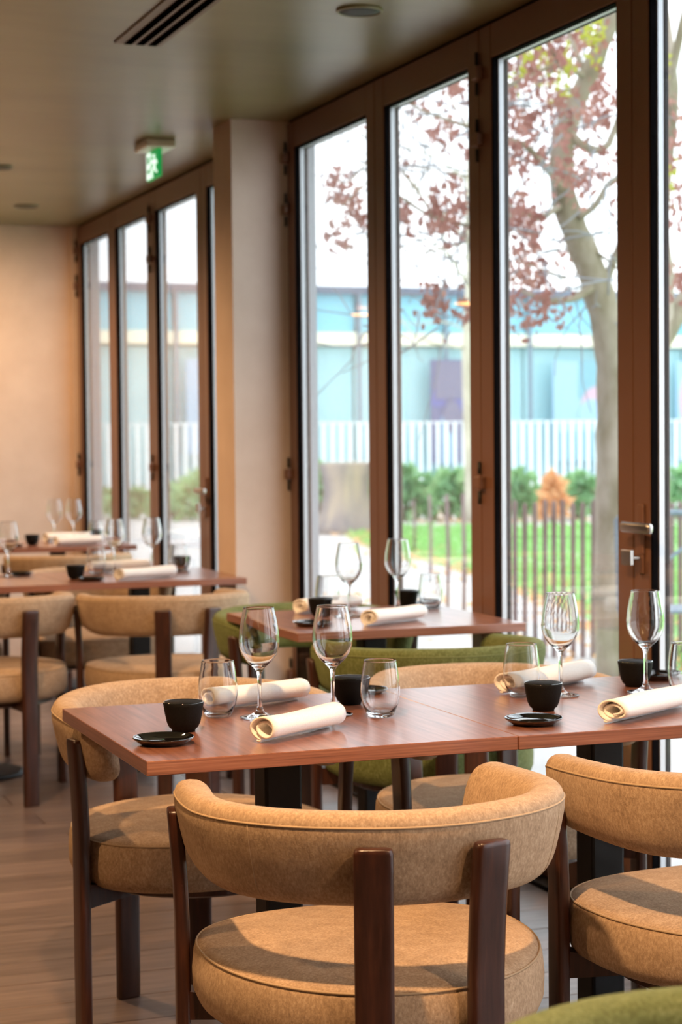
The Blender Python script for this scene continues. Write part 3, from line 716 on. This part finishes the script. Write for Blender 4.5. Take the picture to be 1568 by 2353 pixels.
# building across the path
t = empty('pavilion_building', (18, 47, 0), label='long low pale aqua glass building with dark roof edge across the path', cat='building')
def bb(name, x0, x1, y0, y1, z0, z1, m_, par=None, **kw): return boxobj(name, x0-18, x1-18, y0-47, y1-47, z0, z1, m_, par or t, **kw)
bb('roof_edge', 2, 46, 46.85, 52, 5.02, 5.22, 'facade_roof')
bb('fascia', 2, 46, 46.9, 47.4, 3.70, 4.02, 'band_lit')
bb('plinth', 2, 46, 46.6, 47.6, -0.02, .14, 'plinth')
bb('rear_wall', 2, 46, 47.5, 47.7, -0.02, 5.02, 'facade')
xs = 5.3
pup = MB().box(-1.2, 1.2, -.03, .03, 0, 1.0).mesh('upper_panel', 'facade_up', False)
plo = MB().box(-1.2, 1.2, -.03, .03, 0, 3.5).mesh('lower_panel', 'facade', False)
posts = [2.9+2.46*i for i in range(18)]
for x in posts:
    bb('facade_post', x-.04, x+.04, 46.78, 46.88, .14, 5.02, 'facade_post')
    obj('upper_panel', pup, t, (x+1.23-18, .12+rnd.uniform(-.02, .02), 4.02))
    obj('lower_panel', plo, t, (x+1.23-18, .3+rnd.uniform(-.02, .02), .15))
def poster(x0, x1, z0, z1, base, bits, label):
    p = bb('poster', x0, x1, 46.70, 46.74, z0, z1, base, label=label)
    for q_, (sh, ax, az, bx_, bz, m_) in enumerate(bits):
        yd = .008*(q_+1)
        if sh == 'r': me = MB().box(x0+ax*(x1-x0)-18, x0+bx_*(x1-x0)-18, 46.70-47-yd, 46.70-47, z0+az*(z1-z0), z0+bz*(z1-z0)).mesh('patch', m_, False)
        else:
            mb = MB(); k = 24; c = (x0+ax*(x1-x0)-18, z0+az*(z1-z0)); rx, rz = bx_*(x1-x0), bz*(z1-z0)
            f_ = [(c[0]+rx*math.cos(2*PI*i/k), -.30-yd, c[1]+rz*math.sin(2*PI*i/k)) for i in range(k)]; b2 = [(a, -.30, c_) for a, _, c_ in f_]
            mb.rings([b2, f_]); me = mb.mesh('patch', m_, False)
        obj('printed_shape', me, p)
poster(19.62, 20.8, .58, 3.32, 'poster_a', [('r', 0, .55, .35, .72, 'poster_d'), ('r', .55, .5, .85, .7, 'poster_d'), ('r', .1, .62, .9, .98, 'poster_f'), ('r', .25, .0, .5, .45, 'poster_b'), ('c', .5, .45, .22, .16, 'poster_f')], 'tall violet grey poster with indigo shapes')
poster(23.2, 25.1, .6, 3.3, 'poster_b', [('r', .4, .62, .75, 1, 'poster_e'), ('c', .72, .55, .28, .2, 'poster_c'), ('c', .6, .45, .2, .17, 'poster_b'), ('r', .1, 0, .9, .3, 'poster_e')], 'pale blue poster with a pink arc')
poster(12.95, 14.6, .9, 3.3, 'poster_b', [('c', .62, .45, .38, .5, 'poster_c')], 'poster with a large pink oval')
poster(27.0, 28.6, .6, 3.3, 'poster_b', [('c', .4, .6, .35, .38, 'poster_c')], 'blue poster with a pink shape at the right edge')
# white railing
rt = empty('picket_railing', (18, 44.5, 0), label='white picket railing in front of the aqua building', cat='railing')
rl = MB()
x = -9.5
while x < 18: rl.box(x, x+.07, -.02, .02, .02, 1.64); x += .235
obj('pickets', rl.mesh('pickets', 'rail_white', False), rt, kind='stuff')
obj('rail', MB().box(-9.5, 18, -.03, .03, 1.64, 1.67).mesh('rail', 'rail_white', False), rt)
obj('rail', MB().box(-9.5, 18, -.03, .03, .10, .14).mesh('rail', 'rail_white', False), rt)

# paling fence (dense) and spaced posts
pal = []
for k in range(5):
    r_ = [(.0155*math.cos(a), .009*math.sin(a)) for a in [2*PI*i/6 for i in range(6)]]
    hgt = .90+rnd.uniform(-.03, .03); lean = rnd.uniform(-.012, .012)
    rgs = [[(x+lean*z, y, z) for x, y in r_] for z in (-.02, hgt*.5, hgt-.02)]+[[(x*.4+lean*hgt, y*.4, hgt) for x, y in r_]]
    pal.append(MB().rings(rgs).mesh('paling', 'paling', False))
fa, fb = at(1163, 1510, 11.5), at(1700, 1510, 11.3)
ft = empty('paling_fence', (fa.x, fa.y, 0), math.atan2(fb.y-fa.y, fb.x-fa.x), label='low fence of close weathered brown palings round the tree', cat='fence')
ln = math.hypot(fb.x-fa.x, fb.y-fa.y); n = int(ln/.0575)
for i in range(n): obj('paling', pal[i % 5], ft, (i*.0575+rnd.uniform(-.004, .004), rnd.uniform(-.006, .006), 0), rnd.uniform(-.4, .4))
for z in (.25, .7): obj('wire', MB().tube([(0, 0, z), (ln, 0, z)], .002, 5).mesh('wire', 'fixture_dark'), ft)
ft2 = empty('post_row', (0, 0, 0), label='row of thin spaced brown posts crossing the path', cat='fence')
for px, py, D in ((952, 1255, 21.5), (989, 1332, 17.3), (1029, 1400, 14.4), (1066, 1425, 13.6), (1105, 1450, 12.9), (1140, 1475, 12.2)):
    c = at(px, py, D); h = (py-1133)/FPX*D
    obj('post', MB().tube([(c.x, c.y, -.02), (c.x+.01, c.y, h*.5), (c.x, c.y, h)], [.017, .016, .014], 7).mesh('post', 'paling'), ft2)

# trees
def limb(mb, pts, r0_, r1_, k=9):
    P = [Vector(p) for p in pts]; out = []; rad = []
    for i in range(len(P)-1):
        for u in (0, .33, .66):
            p0, p1, p2, p3 = P[max(i-1, 0)], P[i], P[i+1], P[min(i+2, len(P)-1)]
            out.append(.5*((2*p1)+(p2-p0)*u+(2*p0-5*p1+4*p2-p3)*u*u+(3*p1-p0-3*p2+p3)*u**3))
    out.append(P[-1]); m_ = len(out)-1
    rad = [r0_+(r1_-r0_)*(i/m_)+.04*r0_*math.sin(i*2.3) for i in range(m_+1)]
    mb.tube(out, rad, k)
def px3(l): return [at(*p) for p in l]
ta = empty('plane_tree', (0, 0, 0), label='near leaning tree with pale mottled bark and brown autumn leaves', cat='tree')
tr = MB(); limb(tr, px3([(1424, 1570, 10.4), (1418, 1350, 10.4), (1416, 1150, 10.4), (1414, 1000, 10.4), (1412, 880, 10.4), (1398, 760, 10.3), (1366, 640, 10.2), (1322, 530, 10.1), (1292, 430, 10.0), (1300, 300, 9.9), (1350, 180, 9.8), (1400, 60, 9.7), (1440, -80, 9.6)]), .125, .035, 12)
obj('trunk', tr.mesh('trunk', 'bark'), ta)
limbs = [
 ([(1330, 500, 10.0), (1370, 470, 10.0), (1400, 420, 10.0), (1440, 400, 10.0)], .02, .01),
 ([(1290, 150, 9.6), (1250, 90, 9.5), (1200, 40, 9.4)], .012, .004), ([(1350, 180, 9.8), (1310, 80, 9.7), (1290, -20, 9.6)], .016, .006),
 ([(1180, 480, 9.8), (1120, 420, 9.7), (1050, 400, 9.6), (930, 380, 9.5)], .008, .003), ([(1120, 520, 9.7), (1060, 560, 9.6), (960, 580, 9.5), (905, 560, 9.4)], .008, .003),
 ([(840, 420, 9.4), (780, 480, 9.3), (740, 500, 9.3)], .005, .002), ([(900, 440, 9.5), (830, 560, 9.4), (760, 560, 9.4)], .005, .002),
 ([(1300, 640, 10.0), (1250, 620, 9.9), (1190, 600, 9.8)], .009, .003), ([(1340, 560, 10.1), (1400, 600, 10.1), (1440, 640, 10.1)], .010, .005),
 ([(1418, 880, 10.4), (1480, 850, 10.5), (1530, 760, 10.6), (1570, 700, 10.7), (1640, 600, 10.8)], .08, .05),
 ([(1525, 780, 10.6), (1530, 650, 10.6), (1520, 520, 10.6), (1530, 380, 10.6), (1545, 200, 10.6), (1520, 0, 10.6), (1500, -120, 10.6)], .055, .03),
 ([(1380, 640, 10.2), (1330, 680, 10.1), (1270, 690, 10.0), (1200, 670, 9.9)], .03, .008),
 ([(1385, 670, 10.3), (1410, 600, 10.2), (1425, 560, 10.1)], .03, .015),
 ([(1300, 440, 10.0), (1250, 380, 9.8), (1200, 330, 9.6), (1100, 300, 9.4), (960, 250, 9.2)], .022, .006),
 ([(1350, 180, 9.8), (1290, 150, 9.6), (1220, 170, 9.4), (1160, 200, 9.2)], .018, .006),
 ([(1300, 300, 9.9), (1350, 340, 9.9), (1400, 330, 9.9), (1440, 200, 9.9)], .03, .012),
 ([(1530, 560, 10.6), (1500, 420, 10.4), (1470, 300, 10.3)], .02, .008),
 ([(1532, 240, 10.6), (1555, 120, 10.5), (1585, -20, 10.4)], .03, .02),
 ([(1290, 470, 10.0), (1240, 500, 9.9), (1180, 480, 9.8), (1120, 520, 9.7), (1000, 500, 9.6), (900, 440, 9.5), (840, 420, 9.4)], .018, .004),
 ([(1000, 500, 9.6), (930, 400, 9.5), (870, 350, 9.4), (800, 420, 9.3), (760, 400, 9.3)], .008, .003),
 ([(1180, 480, 9.8), (1130, 620, 9.7), (1080, 700, 9.6)], .01, .004),
 ([(960, 250, 9.2), (880, 200, 9.1), (800, 260, 9.0)], .006, .003),
]
for p_, a_, b_ in limbs:
    mb = MB(); limb(mb, px3(p_), a_, b_, 8); obj('branch', mb.mesh('branch', 'bark'), ta)
tw = MB()
for k in range(150):
    px_, py_ = (rnd.uniform(1150, 1420), rnd.uniform(0, 720)) if k % 2 else (rnd.uniform(740, 1100), rnd.uniform(150, 780))
    p = at(px_, py_, rnd.uniform(9.2, 10.6)); d_ = Vector((rnd.gauss(0, 1), rnd.gauss(0, .5), rnd.gauss(-.1, .6))).normalized(); pts = [p]
    for q_ in range(6):
        d_ = (d_+Vector((rnd.gauss(0, .22), rnd.gauss(0, .2), rnd.gauss(0, .2)))).normalized(); p = p+d_*rnd.uniform(.05, .13); pts.append(p)
    tw.tube(pts, [.0055, .005, .0045, .004, .003, .0025, .002], 4)
obj('twigs', tw.mesh('twigs', 'twig'), ta, kind='stuff')
# leaf clusters: shapes shared
def cluster_mesh(seed, m_, s=.027, n=11, spread=.046):
    r_ = random.Random(seed); mb = MB()
    for i in range(n):
        p = Vector((r_.gauss(0, spread*.6), r_.gauss(0, spread*.6), r_.gauss(0, spread*1.15))); nrm = Vector((r_.gauss(0, 1), r_.gauss(0, 1), r_.gauss(0, .5))).normalized()
        t1 = nrm.orthogonal().normalized(); t1 = Quaternion(nrm, r_.uniform(0, 6.28)) @ t1; t2 = nrm.cross(t1); z = s*r_.uniform(.7, 1.2)
        mb.add([p-t1*z, p-t1*z*.3-t2*z*.5+nrm*z*.1, p+t1*z*.3-t2*z*.45, p+t1*z+nrm*z*.2, p+t1*z*.3+t2*z*.45, p-t1*z*.3+t2*z*.5+nrm*z*.1], [(0, 1, 2, 3, 4, 5)])
    return mb.mesh('leaf_cluster', m_, False)
CLB = [cluster_mesh(k, 'leaf_brown') for k in range(8)]; CLY = [cluster_mesh(20+k, 'leaf_yellow', .028, 12) for k in range(3)]
regions = [  # px, py, spread x, spread y, count, kind
 (1230, 130, 70, 80, 34, 'b'), (1330, 90, 60, 60, 22, 'b'), (1180, 260, 40, 60, 15, 'b'), (1300, 260, 50, 40, 16, 'b'), (1380, 240, 30, 60, 16, 'b'),
 (1220, 360, 60, 30, 10, 'b'), (1340, 400, 50, 40, 12, 'b'), (1210, 500, 50, 30, 14, 'b'), (1290, 420, 30, 40, 6, 'b'), (1230, 570, 50, 20, 8, 'b'), (1200, 640, 50, 40, 16, 'b'), (1240, 700, 50, 30, 14, 'b'), (1180, 730, 20, 20, 4, 'b'),
 (1050, 205, 30, 22, 7, 'b'), (965, 235, 22, 15, 3, 'b'), (1020, 300, 18, 14, 4, 'b'), (920, 345, 8, 16, 2, 'b'), (1070, 340, 10, 20, 2, 'b'), (930, 495, 24, 22, 5, 'b'), (1000, 485, 34, 24, 7, 'b'), (1060, 510, 20, 30, 6, 'b'), (1040, 440, 15, 20, 3, 'b'),
 (1000, 690, 30, 20, 6, 'b'), (1075, 680, 15, 40, 6, 'b'), (770, 420, 15, 18, 4, 'b'), (800, 450, 15, 20, 4, 'b'), (825, 490, 12, 20, 4, 'b'), (785, 530, 12, 22, 4, 'b'), (835, 270, 8, 20, 2, 'b'),
 (1540, 330, 25, 60, 10, 'b'), (1550, 480, 20, 50, 8, 'b'), (1530, 240, 20, 30, 5, 'b'), (1550, 640, 20, 40, 6, 'b'), (1420, 480, 10, 60, 3, 'b'),
 (1270, 90, 50, 30, 7, 'y'), (1370, 70, 30, 40, 6, 'y'), (1230, 170, 40, 20, 4, 'y'), (1520, 170, 15, 20, 3, 'y'), (1540, 420, 15, 20, 2, 'y'), (1300, 150, 60, 40, 6, 'y'), (1400, 30, 40, 40, 5, 'y')]
kk = 0
for (cx, cy, sx, sy, n, kd) in regions:
    for i in range(n):
        D = rnd.uniform(8.8, 11.5) if cx > 1150 else rnd.uniform(8.8, 10.5)
        p = at(cx+rnd.gauss(0, sx*.62), cy+rnd.gauss(0, sy*.62), D)
        c = obj('leaf_cluster', (CLB if kd == 'b' else CLY)[kk % (8 if kd == 'b' else 3)], ta, p, rnd.uniform(0, 6)); kk += 1
        s = rnd.uniform(.7, 1.15); c.scale = (s, s, s)
tb = empty('young_tree', (0, 0, 0), label='slim pale tree farther off behind the shrubs with bare twigs', cat='tree')
mb = MB(); limb(mb, px3([(1085, 1195, 29), (1080, 1000, 29), (1075, 800, 29), (1082, 640, 29), (1078, 480, 29), (1085, 300, 29), (1080, 120, 29)]), .105, .05, 10)
obj('trunk', mb.mesh('trunk', 'bark_pale'), tb)
for p_, a_ in (([(1078, 660, 29), (1040, 600, 28.5), (1000, 560, 28), (930, 540, 28)], .035), ([(1079, 560, 29), (1030, 500, 28.5), (960, 430, 28), (910, 380, 28)], .03), ([(1075, 800, 29), (1000, 790, 28.5), (940, 760, 28), (905, 700, 28)], .025),
               ([(1076, 760, 29), (1020, 740, 29), (950, 745, 29), (910, 730, 29)], .02), ([(1080, 420, 29), (1000, 360, 29), (900, 330, 29), (800, 300, 29), (740, 330, 29)], .03), ([(1040, 600, 28.5), (1000, 480, 28), (980, 400, 28)], .018),
               ([(960, 430, 28), (880, 420, 28), (800, 380, 28), (745, 470, 28)], .015), ([(1082, 300, 29), (1010, 200, 29), (930, 160, 29)], .025)):
    mb = MB(); limb(mb, px3(p_), a_, .008, 6); obj('branch', mb.mesh('branch', 'bark_pale'), tb)

# metal garden chair on the terrace
c = at(1540, 1600, 9.6); ang = math.radians(-12)
t = empty('garden_chair', (c.x, c.y, -.02), ang, label='blue grey metal folding chair outside by the paling fence', cat='chair')
bk = []
for i in range(13):
    a = PI*i/12; bk.append((.24*math.cos(a), .10-.04*math.sin(a), .90+.035*math.sin(a)))
obj('back_rail', MB().tube([(.24, .06, .45), (.24, .09, .8)]+bk+[(-.24, .09, .8), (-.24, .06, .45)], .016, 8).mesh('back', 'grey_paint'), t)
for s in (-1, 1):
    obj('leg', MB().tube([(.24*s, .06, .45), (.24*s, -.28, 0)], .012, 8).mesh('leg', 'grey_paint'), t)
    obj('leg', MB().tube([(.22*s, -.25, .47), (.22*s, .22, 0)], .012, 8).mesh('leg', 'grey_paint'), t)
obj('cross_brace', MB().tube([(-.24, .07, .52), (.24, .085, .85)], .010, 8).mesh('brace', 'grey_paint'), t)
for k in range(6): obj('seat_slat', bevel(MB().box(-.23, .23, -.25+k*.056, -.21+k*.056, .455, .47).mesh('slat', 'grey_paint', False), .003, 1), t)
